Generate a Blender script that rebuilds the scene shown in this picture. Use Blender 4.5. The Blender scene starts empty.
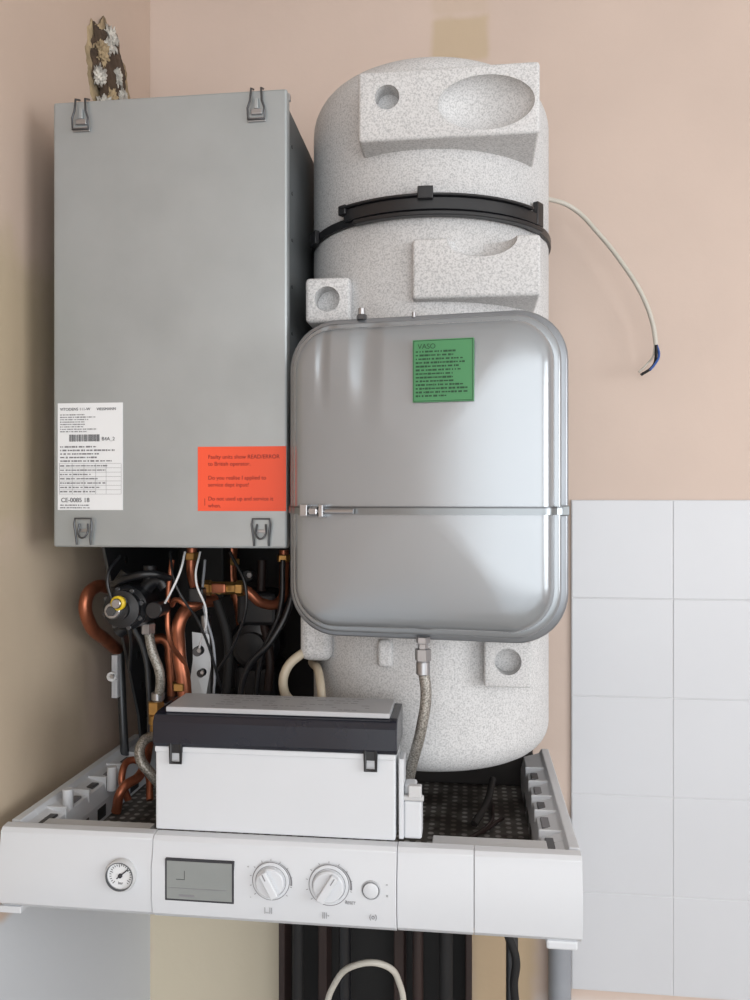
import bpy, bmesh, math, random
from mathutils import Vector, Matrix, noise
random.seed(4)
S=bpy.context.scene
try: S.view_settings.view_transform='Standard'
except Exception: pass
CAM=Vector((0,-1.26,1.5)); F=800.0; TH=math.atan(95/800.0)
sn,cs=math.sin(TH),math.cos(TH)
def P(u,v,y):
    """survey: world point on the vertical plane y for a photo measurement"""
    a=(u-375)/F; dx=-sn+a*cs; dy=cs+a*sn; t=(y-CAM.y)/dy
    return Vector((dx*t,y,CAM.z+(500-v)/F*t))
def lin(c): 
    c=c/255.0
    return c/12.92 if c<=.04045 else ((c+.055)/1.055)**2.4
def L(rgb,k=1.0): return (min(1,lin(rgb[0])*k),min(1,lin(rgb[1])*k),min(1,lin(rgb[2])*k),1)
# ---------------- materials
def mat(name,rgb,rough=.5,metal=0,var=0.0,vs=8,bump=0,bs=60,coat=0,spec=.5,trans=0):
    m=bpy.data.materials.new(name); m.use_nodes=True; nt=m.node_tree; b=nt.nodes['Principled BSDF']
    b.inputs['Roughness'].default_value=rough; b.inputs['Metallic'].default_value=metal
    b.inputs['Specular IOR Level'].default_value=spec
    b.inputs['Coat Weight'].default_value=coat
    b.inputs['Base Color'].default_value=L(rgb)
    tc=nt.nodes.new('ShaderNodeTexCoord')
    if var>0:
        n=nt.nodes.new('ShaderNodeTexNoise'); n.inputs['Scale'].default_value=vs; n.inputs['Detail'].default_value=5
        nt.links.new(tc.outputs['Object'],n.inputs['Vector'])
        r=nt.nodes.new('ShaderNodeValToRGB'); r.color_ramp.elements[0].position=.3; r.color_ramp.elements[1].position=.7
        r.color_ramp.elements[0].color=L(rgb,1-var); r.color_ramp.elements[1].color=L(rgb,1+var)
        nt.links.new(n.outputs['Fac'],r.inputs['Fac']); nt.links.new(r.outputs['Color'],b.inputs['Base Color'])
    if bump>0:
        n2=nt.nodes.new('ShaderNodeTexNoise'); n2.inputs['Scale'].default_value=bs; n2.inputs['Detail'].default_value=4
        nt.links.new(tc.outputs['Object'],n2.inputs['Vector'])
        bp=nt.nodes.new('ShaderNodeBump'); bp.inputs['Strength'].default_value=bump; bp.inputs['Distance'].default_value=.002
        nt.links.new(n2.outputs['Fac'],bp.inputs['Height']); nt.links.new(bp.outputs['Normal'],b.inputs['Normal'])
    return m
M_box=mat('galvanised_sheet',(166,172,174),.34,.5,.05,14,.03,300)
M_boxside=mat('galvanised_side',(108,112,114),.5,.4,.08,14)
M_steel=mat('steel',(172,172,174),.3,.9,.05,40)
M_dsteel=mat('dark_steel',(90,92,95),.35,.8,.08,40)
M_rim=mat('vessel_rim_paint',(140,144,149),.28,.55,.05,20)
M_strap=mat('strap_steel',(132,137,140),.3,.8,.05,30)
M_black=mat('black_plastic',(24,25,28),.35,0,.1,30)
M_blackm=mat('black_matte',(18,18,19),.7,0,.15,30)
M_navy=mat('black_cover_plastic',(26,28,38),.2,0,.05,30)
M_white=mat('white_plastic',(202,205,209),.4,0,.012,12)
M_white2=mat('white_plastic_inner',(192,193,194),.5,0,.03,12)
M_copper=mat('copper',(164,100,74),.34,.75,.3,50)
M_brass=mat('brass',(178,140,84),.3,.85,.12,60)
M_label=mat('paper_label',(222,224,226),.5)
M_silverlab=mat('silver_label',(176,177,180),.4,.2,.02,6)
M_ink=mat('ink',(45,45,50),.6)
M_inkg=mat('ink_grey',(120,120,124),.6)
M_lgrey=mat('light_grey_plastic',(168,170,174),.5)
M_orange=mat('orange_sticker',(240,84,48),.45,0,.02,10)
M_inkred=mat('ink_red',(140,34,24),.6)
M_green=mat('green_sticker',(66,132,84),.45,0,.04,10)
M_inkgreen=mat('ink_green',(22,66,38),.6)
M_cable=mat('grey_cable',(190,186,176),.5,0,.05,40)
M_cream=mat('cream_pipe',(180,168,148),.45,0,.06,40)
M_blue=mat('blue_wire',(40,80,150),.5)
M_yellow=mat('yellow_plastic',(210,180,40),.45)
M_lcd=mat('lcd',(132,136,134),.15,0,.04,20,coat=.5)
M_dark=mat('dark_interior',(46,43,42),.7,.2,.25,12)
M_wood=mat('dark_wood',(44,30,27),.55,0,.3,10)
M_tile=mat('white_glazed_tile',(200,202,206),.25,0,.012,6,.04,9)
M_grout=mat('grout',(200,201,204),.8,0,.03,60)
M_frame=mat('window_frame',(230,230,230),.4)
M_floor=mat('floor_vinyl',(140,132,122),.5,0,.15,4)
M_ceil=mat('ceiling_paint',(225,223,220),.9,0,.02,4)
M_pipegrey=mat('grey_pipe',(140,144,150),.5,0,.06,20)

def vessel_mat():
    m=mat('silver_paint',(154,159,163),.24,.5,.02,5,0,30,coat=.2)
    nt=m.node_tree; b=nt.nodes['Principled BSDF']; k=nt.links.new
    tc=nt.nodes.new('ShaderNodeTexCoord'); sep=nt.nodes.new('ShaderNodeSeparateXYZ'); k(tc.outputs['Object'],sep.inputs[0])
    def q(op,a,c):
        n=nt.nodes.new('ShaderNodeMath'); n.operation=op
        for i,x in enumerate((a,c)):
            if x is None: continue
            if isinstance(x,(int,float)): n.inputs[i].default_value=x
            else: k(x,n.inputs[i])
        return n.outputs[0]
    def mr(x,a,c,d,e):
        n=nt.nodes.new('ShaderNodeMapRange'); n.interpolation_type='SMOOTHSTEP'; k(x,n.inputs[0])
        for i,z in enumerate((a,c,d,e)): n.inputs[i+1].default_value=z
        return n.outputs[0]
    d1=q('MULTIPLY',mr(q('ABSOLUTE',q('ADD',sep.outputs[0],.052),None),0,.020,1,0),mr(sep.outputs[2],.03,.14,0,1))
    d2=q('MULTIPLY',mr(q('ABSOLUTE',q('ADD',sep.outputs[0],.098),None),0,.010,1,0),mr(sep.outputs[2],.05,.13,0,1))
    n=nt.nodes.new('ShaderNodeTexNoise'); n.inputs['Scale'].default_value=9; n.inputs['Detail'].default_value=1; k(tc.outputs['Object'],n.inputs['Vector'])
    h=q('ADD',q('MULTIPLY',d1,-1.3),q('ADD',q('MULTIPLY',d2,-1.0),q('MULTIPLY',n.outputs['Fac'],.35)))
    bp=nt.nodes.new('ShaderNodeBump'); bp.inputs['Strength'].default_value=1; bp.inputs['Distance'].default_value=.0024
    k(h,bp.inputs['Height']); k(bp.outputs['Normal'],b.inputs['Normal'])
    return m
M_vessel=vessel_mat()
def eps_mat():
    m=bpy.data.materials.new('expanded_polystyrene'); m.use_nodes=True; nt=m.node_tree; b=nt.nodes['Principled BSDF']
    b.inputs['Roughness'].default_value=.85
    tc=nt.nodes.new('ShaderNodeTexCoord')
    n=nt.nodes.new('ShaderNodeTexNoise'); n.inputs['Scale'].default_value=560; n.inputs['Detail'].default_value=2
    r=nt.nodes.new('ShaderNodeValToRGB'); e=r.color_ramp.elements
    e[0].position=.28; e[0].color=L((166,167,168)); e[1].position=.58; e[1].color=L((208,208,208))
    n3=nt.nodes.new('ShaderNodeTexNoise'); n3.inputs['Scale'].default_value=9; n3.inputs['Detail'].default_value=3
    r3=nt.nodes.new('ShaderNodeValToRGB'); r3.color_ramp.elements[0].position=.3; r3.color_ramp.elements[0].color=(.92,.92,.92,1); r3.color_ramp.elements[1].position=.7;r3.color_ramp.elements[1].color=(1,1,1,1)
    mx=nt.nodes.new('ShaderNodeMix'); mx.data_type='RGBA'; mx.blend_type='MULTIPLY'; mx.inputs[0].default_value=1
    v=nt.nodes.new('ShaderNodeTexVoronoi'); v.inputs['Scale'].default_value=260
    bp=nt.nodes.new('ShaderNodeBump'); bp.inputs['Strength'].default_value=.15; bp.inputs['Distance'].default_value=.0006
    k=nt.links.new
    k(tc.outputs['Object'],n.inputs['Vector']);k(tc.outputs['Object'],n3.inputs['Vector']);k(tc.outputs['Object'],v.inputs['Vector'])
    k(n.outputs['Fac'],r.inputs['Fac']);k(n3.outputs['Fac'],r3.inputs['Fac'])
    k(r.outputs['Color'],mx.inputs[6]);k(r3.outputs['Color'],mx.inputs[7]);k(mx.outputs[2],b.inputs['Base Color'])
    k(v.outputs['Distance'],bp.inputs['Height']);k(bp.outputs['Normal'],b.inputs['Normal'])
    return m
M_eps=eps_mat()
def braid_mat():
    m=bpy.data.materials.new('steel_braid'); m.use_nodes=True; nt=m.node_tree; b=nt.nodes['Principled BSDF']
    b.inputs['Roughness'].default_value=.4; b.inputs['Metallic'].default_value=.5
    tc=nt.nodes.new('ShaderNodeTexCoord'); v=nt.nodes.new('ShaderNodeTexVoronoi'); v.inputs['Scale'].default_value=520
    r=nt.nodes.new('ShaderNodeValToRGB'); r.color_ramp.elements[0].color=L((184,180,172)); r.color_ramp.elements[1].position=.9; r.color_ramp.elements[1].color=L((100,96,90))
    bp=nt.nodes.new('ShaderNodeBump'); bp.invert=True; bp.inputs['Strength'].default_value=.4; bp.inputs['Distance'].default_value=.0006
    k=nt.links.new
    k(tc.outputs['Object'],v.inputs['Vector']);k(v.outputs['Distance'],r.inputs['Fac']);k(r.outputs['Color'],b.inputs['Base Color'])
    k(v.outputs['Distance'],bp.inputs['Height']);k(bp.outputs['Normal'],b.inputs['Normal'])
    return m
M_braid=braid_mat()
def perf_mat():
    m=bpy.data.materials.new('perforated_sheet'); m.use_nodes=True; nt=m.node_tree; b=nt.nodes['Principled BSDF']
    b.inputs['Roughness'].default_value=.5; b.inputs['Metallic'].default_value=.2
    k=nt.links.new; tc=nt.nodes.new('ShaderNodeTexCoord')
    s=nt.nodes.new('ShaderNodeVectorMath'); s.operation='SCALE'; s.inputs['Scale'].default_value=75
    f=nt.nodes.new('ShaderNodeVectorMath'); f.operation='FRACTION'
    d=nt.nodes.new('ShaderNodeVectorMath'); d.operation='SUBTRACT'; d.inputs[1].default_value=(.5,.5,.5)
    mm=nt.nodes.new('ShaderNodeVectorMath'); mm.operation='MULTIPLY'; mm.inputs[1].default_value=(1,1,0)
    l=nt.nodes.new('ShaderNodeVectorMath'); l.operation='LENGTH'
    r=nt.nodes.new('ShaderNodeValToRGB'); r.color_ramp.elements[0].position=.22; r.color_ramp.elements[0].color=L((196,194,190)); r.color_ramp.elements[1].position=.30; r.color_ramp.elements[1].color=L((112,108,104))
    k(tc.outputs['Object'],s.inputs[0]);k(s.outputs[0],f.inputs[0]);k(f.outputs[0],d.inputs[0]);k(d.outputs[0],mm.inputs[0]);k(mm.outputs[0],l.inputs[0]);k(l.outputs['Value'],r.inputs['Fac'])
    n=nt.nodes.new('ShaderNodeTexNoise'); n.inputs['Scale'].default_value=22; n.inputs['Detail'].default_value=4; k(tc.outputs['Object'],n.inputs['Vector'])
    r2=nt.nodes.new('ShaderNodeValToRGB'); r2.color_ramp.elements[0].position=.42; r2.color_ramp.elements[0].color=(.28,.25,.23,1); r2.color_ramp.elements[1].position=.6; r2.color_ramp.elements[1].color=(1,1,1,1); k(n.outputs['Fac'],r2.inputs['Fac'])
    mx=nt.nodes.new('ShaderNodeMix'); mx.data_type='RGBA'; mx.blend_type='MULTIPLY'; mx.inputs[0].default_value=1
    k(r.outputs['Color'],mx.inputs[6]);k(r2.outputs['Color'],mx.inputs[7]);k(mx.outputs[2],b.inputs['Base Color'])
    return m
M_perf=perf_mat()

def wall_mat(name,base,patches,var=.035):
    """patches: (axisA,centreA,halfA,axisB,centreB,halfB,rgb,soft,strength)"""
    m=bpy.data.materials.new(name); m.use_nodes=True; nt=m.node_tree; b=nt.nodes['Principled BSDF']
    b.inputs['Roughness'].default_value=.85; k=nt.links.new
    g=nt.nodes.new('ShaderNodeNewGeometry'); sep=nt.nodes.new('ShaderNodeSeparateXYZ'); k(g.outputs['Position'],sep.inputs[0])
    n=nt.nodes.new('ShaderNodeTexNoise'); n.inputs['Scale'].default_value=3.5; n.inputs['Detail'].default_value=5; k(g.outputs['Position'],n.inputs['Vector'])
    r=nt.nodes.new('ShaderNodeValToRGB'); r.color_ramp.elements[0].position=.35; r.color_ramp.elements[1].position=.65
    r.color_ramp.elements[0].color=L(base,1-var); r.color_ramp.elements[1].color=L(base,1+var); k(n.outputs['Fac'],r.inputs['Fac'])
    col=r.outputs['Color']
    n2=nt.nodes.new('ShaderNodeTexNoise'); n2.inputs['Scale'].default_value=14; n2.inputs['Detail'].default_value=5; k(g.outputs['Position'],n2.inputs['Vector'])
    def math_(op,a,bv):
        q=nt.nodes.new('ShaderNodeMath'); q.operation=op
        for i,x in enumerate((a,bv)):
            if x is None: continue
            if isinstance(x,(int,float)): q.inputs[i].default_value=x
            else: k(x,q.inputs[i])
        return q.outputs[0]
    for (aA,cA,hA,aB,cB,hB,rgb,soft,stg) in patches:
        res=None
        for ax,c,h in ((aA,cA,hA),(aB,cB,hB)):
            v=math_('ABSOLUTE',math_('SUBTRACT',sep.outputs[ax],c),None)
            v=math_('ADD',v,math_('MULTIPLY',math_('SUBTRACT',n2.outputs['Fac'],.5),soft*3))
            mr=nt.nodes.new('ShaderNodeMapRange'); mr.interpolation_type='SMOOTHSTEP'
            mr.inputs[1].default_value=h-soft; mr.inputs[2].default_value=h+soft; mr.inputs[3].default_value=1; mr.inputs[4].default_value=0
            k(v,mr.inputs[0]); res=mr.outputs[0] if res is None else math_('MULTIPLY',res,mr.outputs[0])
        res=math_('MULTIPLY',res,stg)
        mx=nt.nodes.new('ShaderNodeMix'); mx.data_type='RGBA'; k(res,mx.inputs[0]); k(col,mx.inputs[6]); mx.inputs[7].default_value=L(rgb); col=mx.outputs[2]
    k(col,b.inputs['Base Color'])
    n3=nt.nodes.new('ShaderNodeTexNoise'); n3.inputs['Scale'].default_value=35; n3.inputs['Detail'].default_value=4; k(g.outputs['Position'],n3.inputs['Vector'])
    bp=nt.nodes.new('ShaderNodeBump'); bp.inputs['Strength'].default_value=.15; bp.inputs['Distance'].default_value=.004
    k(n3.outputs['Fac'],bp.inputs['Height']); k(bp.outputs['Normal'],b.inputs['Normal'])
    return m

# ---------------- geometry helpers
def group(name,loc,rot=(0,0,0)):
    e=bpy.data.objects.new(name,None); e.location=loc; e.rotation_euler=rot; e.empty_display_size=.05
    S.collection.objects.link(e); return e
def fin(ob,parent,local=False):
    S.collection.objects.link(ob)
    if parent is not None:
        ob.parent=parent
        if not local: ob.matrix_parent_inverse=Matrix.LocRotScale(parent.location,parent.rotation_euler,None).inverted()
    return ob
def mesh(name,vs,fs,m,parent=None,smooth=0,bevel=0,local=False,seg=2):
    me=bpy.data.meshes.new(name); me.from_pydata([tuple(v) for v in vs],[],fs); me.validate()
    bm=bmesh.new(); bm.from_mesh(me); bmesh.ops.recalc_face_normals(bm,faces=bm.faces); bm.to_mesh(me); bm.free()
    me.materials.append(m)
    if smooth:
        for p in me.polygons: p.use_smooth=True
        me.set_sharp_from_angle(angle=math.radians(smooth))
    ob=bpy.data.objects.new(name,me)
    if bevel:
        b=ob.modifiers.new('bevel','BEVEL'); b.width=bevel; b.segments=seg; b.limit_method='ANGLE'; b.angle_limit=math.radians(35)
    return fin(ob,parent,local)
def box(name,x0,x1,y0,y1,z0,z1,m,parent=None,bevel=.0015,local=False,seg=2):
    vs=[(x,y,z) for x in (x0,x1) for y in (y0,y1) for z in (z0,z1)]
    fs=[(0,1,3,2),(4,6,7,5),(0,4,5,1),(2,3,7,6),(0,2,6,4),(1,5,7,3)]
    return mesh(name,vs,fs,m,parent,0,bevel,local,seg)
def lathe(name,prof,c,axis,m,parent=None,n=48,smooth=35,local=False,caps=True):
    """prof (r,h); axis: 'z' up, 'y' = towards viewer (-y), 'x' right, or Vector"""
    if axis=='z': R=Matrix.Identity(3)
    elif axis=='y': R=Vector((0,0,1)).rotation_difference(Vector((0,-1,0))).to_matrix()
    elif axis=='x': R=Vector((0,0,1)).rotation_difference(Vector((1,0,0))).to_matrix()
    else: R=Vector((0,0,1)).rotation_difference(Vector(axis)).to_matrix()
    vs=[];fs=[]; c=Vector(c)
    for r,h in prof:
        for i in range(n):
            a=2*math.pi*i/n; vs.append(c+R@Vector((r*math.cos(a),r*math.sin(a),h)))
    for j in range(len(prof)-1):
        for i in range(n):
            k=(i+1)%n; fs.append((j*n+i,j*n+k,(j+1)*n+k,(j+1)*n+i))
    if caps:
        if prof[0][0]>1e-5: fs.append(tuple(range(n)))
        if prof[-1][0]>1e-5: fs.append(tuple(range((len(prof)-1)*n,len(prof)*n)))
    return mesh(name,vs,fs,m,parent,smooth,0,local)
def cyl(name,c,r,h,axis,m,parent=None,n=40,ch=None,local=False):
    ch=min(r,h)*.12 if ch is None else ch
    return lathe(name,[(r-ch,0),(r,ch),(r,h-ch),(r-ch,h)],c,axis,m,parent,n,35,local)
def tube(name,pts,r,m,parent=None,local=False,cyc=False,kind='B'):
    cu=bpy.data.curves.new(name,'CURVE'); cu.dimensions='3D'; cu.bevel_depth=r; cu.bevel_resolution=5; cu.resolution_u=14; cu.use_fill_caps=True
    if kind=='B':
        s=cu.splines.new('BEZIER'); s.bezier_points.add(len(pts)-1)
        for bp,p in zip(s.bezier_points,pts): bp.co=p; bp.handle_left_type='AUTO'; bp.handle_right_type='AUTO'
    else:
        s=cu.splines.new('POLY'); s.points.add(len(pts)-1)
        for q,p in zip(s.points,pts): q.co=(p[0],p[1],p[2],1)
    s.use_cyclic_u=cyc
    cu.materials.append(m); ob=bpy.data.objects.new(name,cu)
    return fin(ob,parent,local)
def extr(name,pts,axis,lo,hi,m,parent=None,bevel=0,smooth=0,local=False):
    n=len(pts); vs=[]
    for t in (lo,hi):
        for a,b in pts:
            vs.append((t,a,b) if axis=='x' else ((a,t,b) if axis=='y' else (a,b,t)))
    fs=[tuple(range(n)),tuple(range(n,2*n))]+[(i,(i+1)%n,n+(i+1)%n,n+i) for i in range(n)]
    return mesh(name,vs,fs,m,parent,smooth,bevel,local)
def text(name,s,loc,size,m,parent=None,local=False,align='LEFT'):
    cu=bpy.data.curves.new(name,'FONT'); cu.body=s; cu.size=size; cu.align_x=align; cu.extrude=.0001; cu.materials.append(m)
    ob=bpy.data.objects.new(name,cu); ob.location=loc; ob.rotation_euler=(math.pi/2,0,0)
    S.collection.objects.link(ob)
    if parent:
        ob.parent=parent
        if not local: ob.matrix_parent_inverse=Matrix.LocRotScale(parent.location,parent.rotation_euler,None).inverted()
    return ob
def microprint(name,x0,x1,z0,z1,y,rows,m,parent,fill=.8,local=False,h=.45,seed=1):
    rnd=random.Random(seed); vs=[];fs=[]; p=(z1-z0)/rows
    for i in range(rows):
        z=z1-p*(i+.5); x=x0; end=x0+(x1-x0)*rnd.uniform(fill*.55,min(1,fill*1.2))
        while x<end:
            w=rnd.uniform(.3,1.3)*p; e=min(x+w,end); k=len(vs); hh=h*rnd.uniform(.7,1.1)
            vs+= [(x,y,z-p*hh/2),(e,y,z-p*hh/2),(e,y,z+p*hh/2),(x,y,z+p*hh/2)]; fs.append((k,k+1,k+2,k+3)); x=e+p*rnd.choice((.15,.15,.4))
    return mesh(name,vs,fs,m,parent,0,0,local)
def boolean_cut(ob,cutters):
    for c in cutters:
        b=ob.modifiers.new('cut','BOOLEAN'); b.object=c; b.operation='DIFFERENCE'; b.solver='EXACT'
    bpy.context.view_layer.update()
    dg=bpy.context.evaluated_depsgraph_get(); me=bpy.data.meshes.new_from_object(ob.evaluated_get(dg))
    ob.modifiers.clear(); ob.data=me
    for c in cutters: bpy.data.objects.remove(c)
def rr(w,h,r,n=10):
    pts=[]
    for cx,cz,a0 in ((w/2-r,h/2-r,0),(-w/2+r,h/2-r,90),(-w/2+r,-h/2+r,180),(w/2-r,-h/2+r,270)):
        for i in range(n+1):
            a=math.radians(a0+90*i/n); pts.append((cx+r*math.cos(a),cz+r*math.sin(a)))
    return pts

# ================= ROOM
XL=-.521
wb=wall_mat('peach_plaster_wall_mat',(199,181,169),[
  (0,-.41,.115,2,.80,.19,(200,192,170),.012,.85),
  (0,-.016,.044,2,2.224,.034,(182,163,130),.007,.65),
  (0,-.016,.044,2,2.3,.04,(187,168,144),.008,.35),
  (0,.05,.05,2,.82,.15,(196,172,136),.012,.8),
  (0,.9,.8,2,.6,.135,(212,202,196),.01,.9)])
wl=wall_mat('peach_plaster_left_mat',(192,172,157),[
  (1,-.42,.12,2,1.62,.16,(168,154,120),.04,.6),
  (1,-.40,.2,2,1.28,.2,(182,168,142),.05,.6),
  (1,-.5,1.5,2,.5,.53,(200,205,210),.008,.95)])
box('wall_back',XL-.1,2.3,0,.1,0,2.5,wb,None,0)
box('wall_left',XL-.1,XL,-3.2,0,0,2.5,wl,None,0)
wr=wall_mat('peach_right_mat',(198,181,171),[])
g=group('wall_right',(2.3,-1.6,0))
box('below',2.3,2.4,-3.2,0,0,1.0,wr,g,0); box('above',2.3,2.4,-3.2,0,2.2,2.5,wr,g,0)
box('left',2.3,2.4,-3.2,-2.6,1.0,2.2,wr,g,0); box('right',2.3,2.4,-1.0,0,1.0,2.2,wr,g,0)
g=group('window_1',(2.32,-1.8,1.6))
for n_,a in (('bottom',(2.31,2.37,-2.6,-1.0,1.0,1.05)),('top',(2.31,2.37,-2.6,-1.0,2.15,2.2)),('jamb_l',(2.31,2.37,-2.6,-2.55,1.05,2.15)),('jamb_r',(2.31,2.37,-1.05,-1.0,1.05,2.15)),('mullion',(2.31,2.37,-1.82,-1.78,1.05,2.15))):
    box(n_,*a,M_frame,g,.003)
box('floor',XL,2.3,-3.2,0,-.1,0,M_floor,None,0)
box('ceiling',XL,2.3,-3.2,0,2.5,2.6,M_ceil,None,0)
# tiles
g=group('wall_tile_panel',(.7,0,1.12))
TX=.1546
vs=[];fs=[]
box('grout_bed',TX,TX+.15*12,-.0052,-.0002,.75,1.5,M_grout,g,0)
for i in range(12):
    for j in range(5):
        x0=TX+.15*i+.0007; z1=1.5-.15*j-.0007; x1=x0+.1486; z0=z1-.1486
        b=len(vs); y=-.006-random.uniform(0,.0003)
        vs+=[(x0,-.003,z0),(x1,-.003,z0),(x1,-.003,z1),(x0,-.003,z1),(x0,y,z0),(x1,y,z0),(x1,y,z1),(x0,y,z1)]
        fs+=[(b,b+3,b+2,b+1),(b+4,b+5,b+6,b+7),(b,b+1,b+5,b+4),(b+1,b+2,b+6,b+5),(b+2,b+3,b+7,b+6),(b+3,b,b+4,b+7)]
mesh('tiles',vs,fs,M_tile,g,0,.0008)

# ================= burner housing
YF=-.39
bx0,bx1,bz0,bz1=-.476,-.2015,1.5-.054,1.5+.457
G=group('boiler_burner_housing',((bx0+bx1)/2,-.2,1.7))
sx1=-.2085
box('body',bx0+.003,sx1,YF+.012,-.035,bz0+.002,bz1-.002,M_boxside,G,.002)
box('front_lid',bx0,bx1,YF,YF+.014,bz0,bz1,M_box,G,.0025)
box('top_flange',bx0,bx1,YF+.014,YF+.02,bz1-.006,bz1+.002,M_steel,G,.001)
box('side_seam',sx1-.001,sx1+.0012,YF+.034,YF+.038,bz0+.004,bz1-.006,M_dsteel,G,.0004)
for i in range(9):
    z=bz0+.03+i*.055
    cyl('side_rivet_%d'%i,(sx1-.001,YF+.055,z),.0022,.002,'x',M_dsteel,G,12)
def clip(k,u,top):
    x=P(u,100,YF).x; y=YF
    if top:
        z1=bz1+.004; z0=bz1-.034; w=.0095
        tube('latch_loop_%d'%k,[(x-w*.6,y+.006,z1),(x-w*.6,y-.004,z1-.004),(x-w*.7,y-.005,z1-.018),(x-w,y-.005,z1-.026),(x-w,y-.004,z0),(x+w,y-.004,z0),(x+w,y-.005,z1-.026),(x+w*.7,y-.005,z1-.018),(x+w*.6,y-.004,z1-.004),(x+w*.6,y+.006,z1)],.0012,M_dsteel,G,kind='P')
        box('latch_plate_%d'%k,x-.0065,x+.0065,y-.0035,y,z0+.006,z0+.012,M_steel,G,.001)
        box('latch_stem_%d'%k,x-.0025,x+.0025,y-.004,y,z0+.012,z0+.024,M_box,G,.001)
        box('latch_foot_%d'%k,x-.0105,x+.0105,y-.0025,y,z0-.002,z0+.003,M_steel,G,.001)
    else:
        z0=bz0+.001; z1=bz0+.033; w=.0105
        tube('latch_loop_%d'%k,[(x-w*.8,y-.003,z0+.002),(x-w*.8,y-.004,z0+.008),(x-w,y-.005,z1-.006),(x-w*.9,y-.005,z1),(x+w*.9,y-.005,z1),(x+w,y-.005,z1-.006),(x+w*.8,y-.004,z0+.008),(x+w*.8,y-.003,z0+.002)],.0012,M_dsteel,G,kind='P')
        tube('latch_hook_%d'%k,[(x-.005,y-.003,z1-.006),(x-.005,y-.006,z0+.014),(x,y-.007,z0+.010),(x+.005,y-.006,z0+.014),(x+.005,y-.003,z1-.006)],.0011,M_dsteel,G)
        box('latch_plate_%d'%k,x-.0075,x+.0075,y-.002,y,z0+.016,z0+.020,M_steel,G,.0008)
clip(1,82,True);clip(2,257,True);clip(3,85,False);clip(4,262,False)
# rating label
def rect(u0,v0,u1,v1,y):
    um=(u0+u1)/2
    return P(u0,v0,y).x,P(u1,v0,y).x,P(um,v1,y).z,P(um,v0,y).z
x0,x1,z0,z1=rect(58,403,123,510,YF)
g=group('rating_plate_sticker',((x0+x1)/2,YF,(z0+z1)/2))
box('paper',x0,x1,YF-.0006,YF-.0001,z0,z1,M_label,g,0)
yl=YF-.0009; h=z1-z0; w=x1-x0
text('header','VITODENS 111-W',(x0+.003,yl,z1-.0085),.0046,M_ink,g)
text('maker','VIESSMANN',(x0+.047,yl,z1-.0085),.0044,M_ink,g)
microprint('print_a',x0+.003,x0+.055,z1-.034,z1-.012,yl,8,M_inkg,g,.8,seed=3)
vs=[];fs=[];x=x0+.014
while x<x0+.05:
    ww=random.choice((.0004,.0007,.001)); k=len(vs); vs+=[(x,yl,z1-.044),(x+ww,yl,z1-.044),(x+ww,yl,z1-.036),(x,yl,z1-.036)]; fs.append((k,k+1,k+2,k+3)); x+=ww+random.choice((.0004,.0007))
mesh('barcode',vs,fs,M_ink,g)
text('code','B4A_2',(x0+.053,yl,z1-.043),.0058,M_ink,g)
microprint('print_b',x0+.003,x1-.004,z0+.054,z1-.048,yl,5,M_inkg,g,.9,seed=4)
vs=[];fs=[]
def ln(a,b,c,d):
    k=len(vs); vs.extend([(a,yl,c),(b,yl,c),(b,yl,d),(a,yl,d)]); fs.append((k,k+1,k+2,k+3))
for i in range(8): ln(x0+.002,x1-.002,z0+.018+i*.005,z0+.0183+i*.005)
for f in (.0,.2,.38,.56,.72,.95): ln(x0+.002+f*w,x0+.0023+f*w,z0+.018,z0+.053)
mesh('table_lines',vs,fs,M_inkg,g)
microprint('print_c',x0+.003,x1-.004,z0+.0185,z0+.053,yl-.0001,7,M_inkg,g,.9,h=.3,seed=5)
text('ce_mark','CE-0085 18',(x0+.004,yl,z0+.009),.0072,M_ink,g)
microprint('print_d',x0+.003,x0+.05,z0+.001,z0+.007,yl,2,M_inkg,g,.7,seed=6)
# orange sticker
x0,x1,z0,z1=rect(198,446.5,289,511,YF)
x1=min(x1,bx1-.001)
g=group('warning_sticker',((x0+x1)/2,YF,(z0+z1)/2))
box('paper',x0,x1,YF-.0008,YF-.0001,z0,z1,M_orange,g,0)
for i,s in enumerate(['Faulty units show READ/ERROR','to British operator.','','Do you realise I applied to','service dept input?','','Do not used up and service it','when.']):
    if s: text('line_%d'%i,s,(x0+.012,YF-.0011,z1-.0135-i*.0078),.0062,M_inkred,g)
box('side_print',x0+.008,x0+.0085,YF-.0011,YF-.0009,z0+.006,z0+.014,M_inkred,g,0)

# ================= storage tank
cx,cy,R=-.0515,-.22,.1505
T=group('water_storage_tank',(cx,cy,1.6))
zt,zb=1.5+.512,1.5-.312; zs=1.5+.322
def arcprof(rc,z,rad,a0,a1,n=6): return [(rc+rad*math.cos(math.radians(a0+(a1-a0)*i/n)),z+rad*math.sin(math.radians(a0+(a1-a0)*i/n))) for i in range(n+1)]
lathe('upper_shell',[(R-.008,zs+.001),(R,zs+.008)]+arcprof(R-.048,zt-.048,.048,0,90,10)+[(.05,zt+.002),(0.0001,zt+.002)],(cx,cy,0),'z',M_eps,T,96,50)
lathe('lower_shell',[(.0001,zb),(R-.06,zb)]+arcprof(R-.036,zb+.036,.036,-90,0,8)+[(R,zs-.1),(R,zs-.008),(R-.008,zs-.001),(.05,zs-.001)],(cx,cy,0),'z',M_eps,T,96,50)
lathe('joint_groove',[(R-.01,zs-.004),(R-.01,zs+.004)],(cx,cy,0),'z',M_blackm,T,64)
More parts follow.
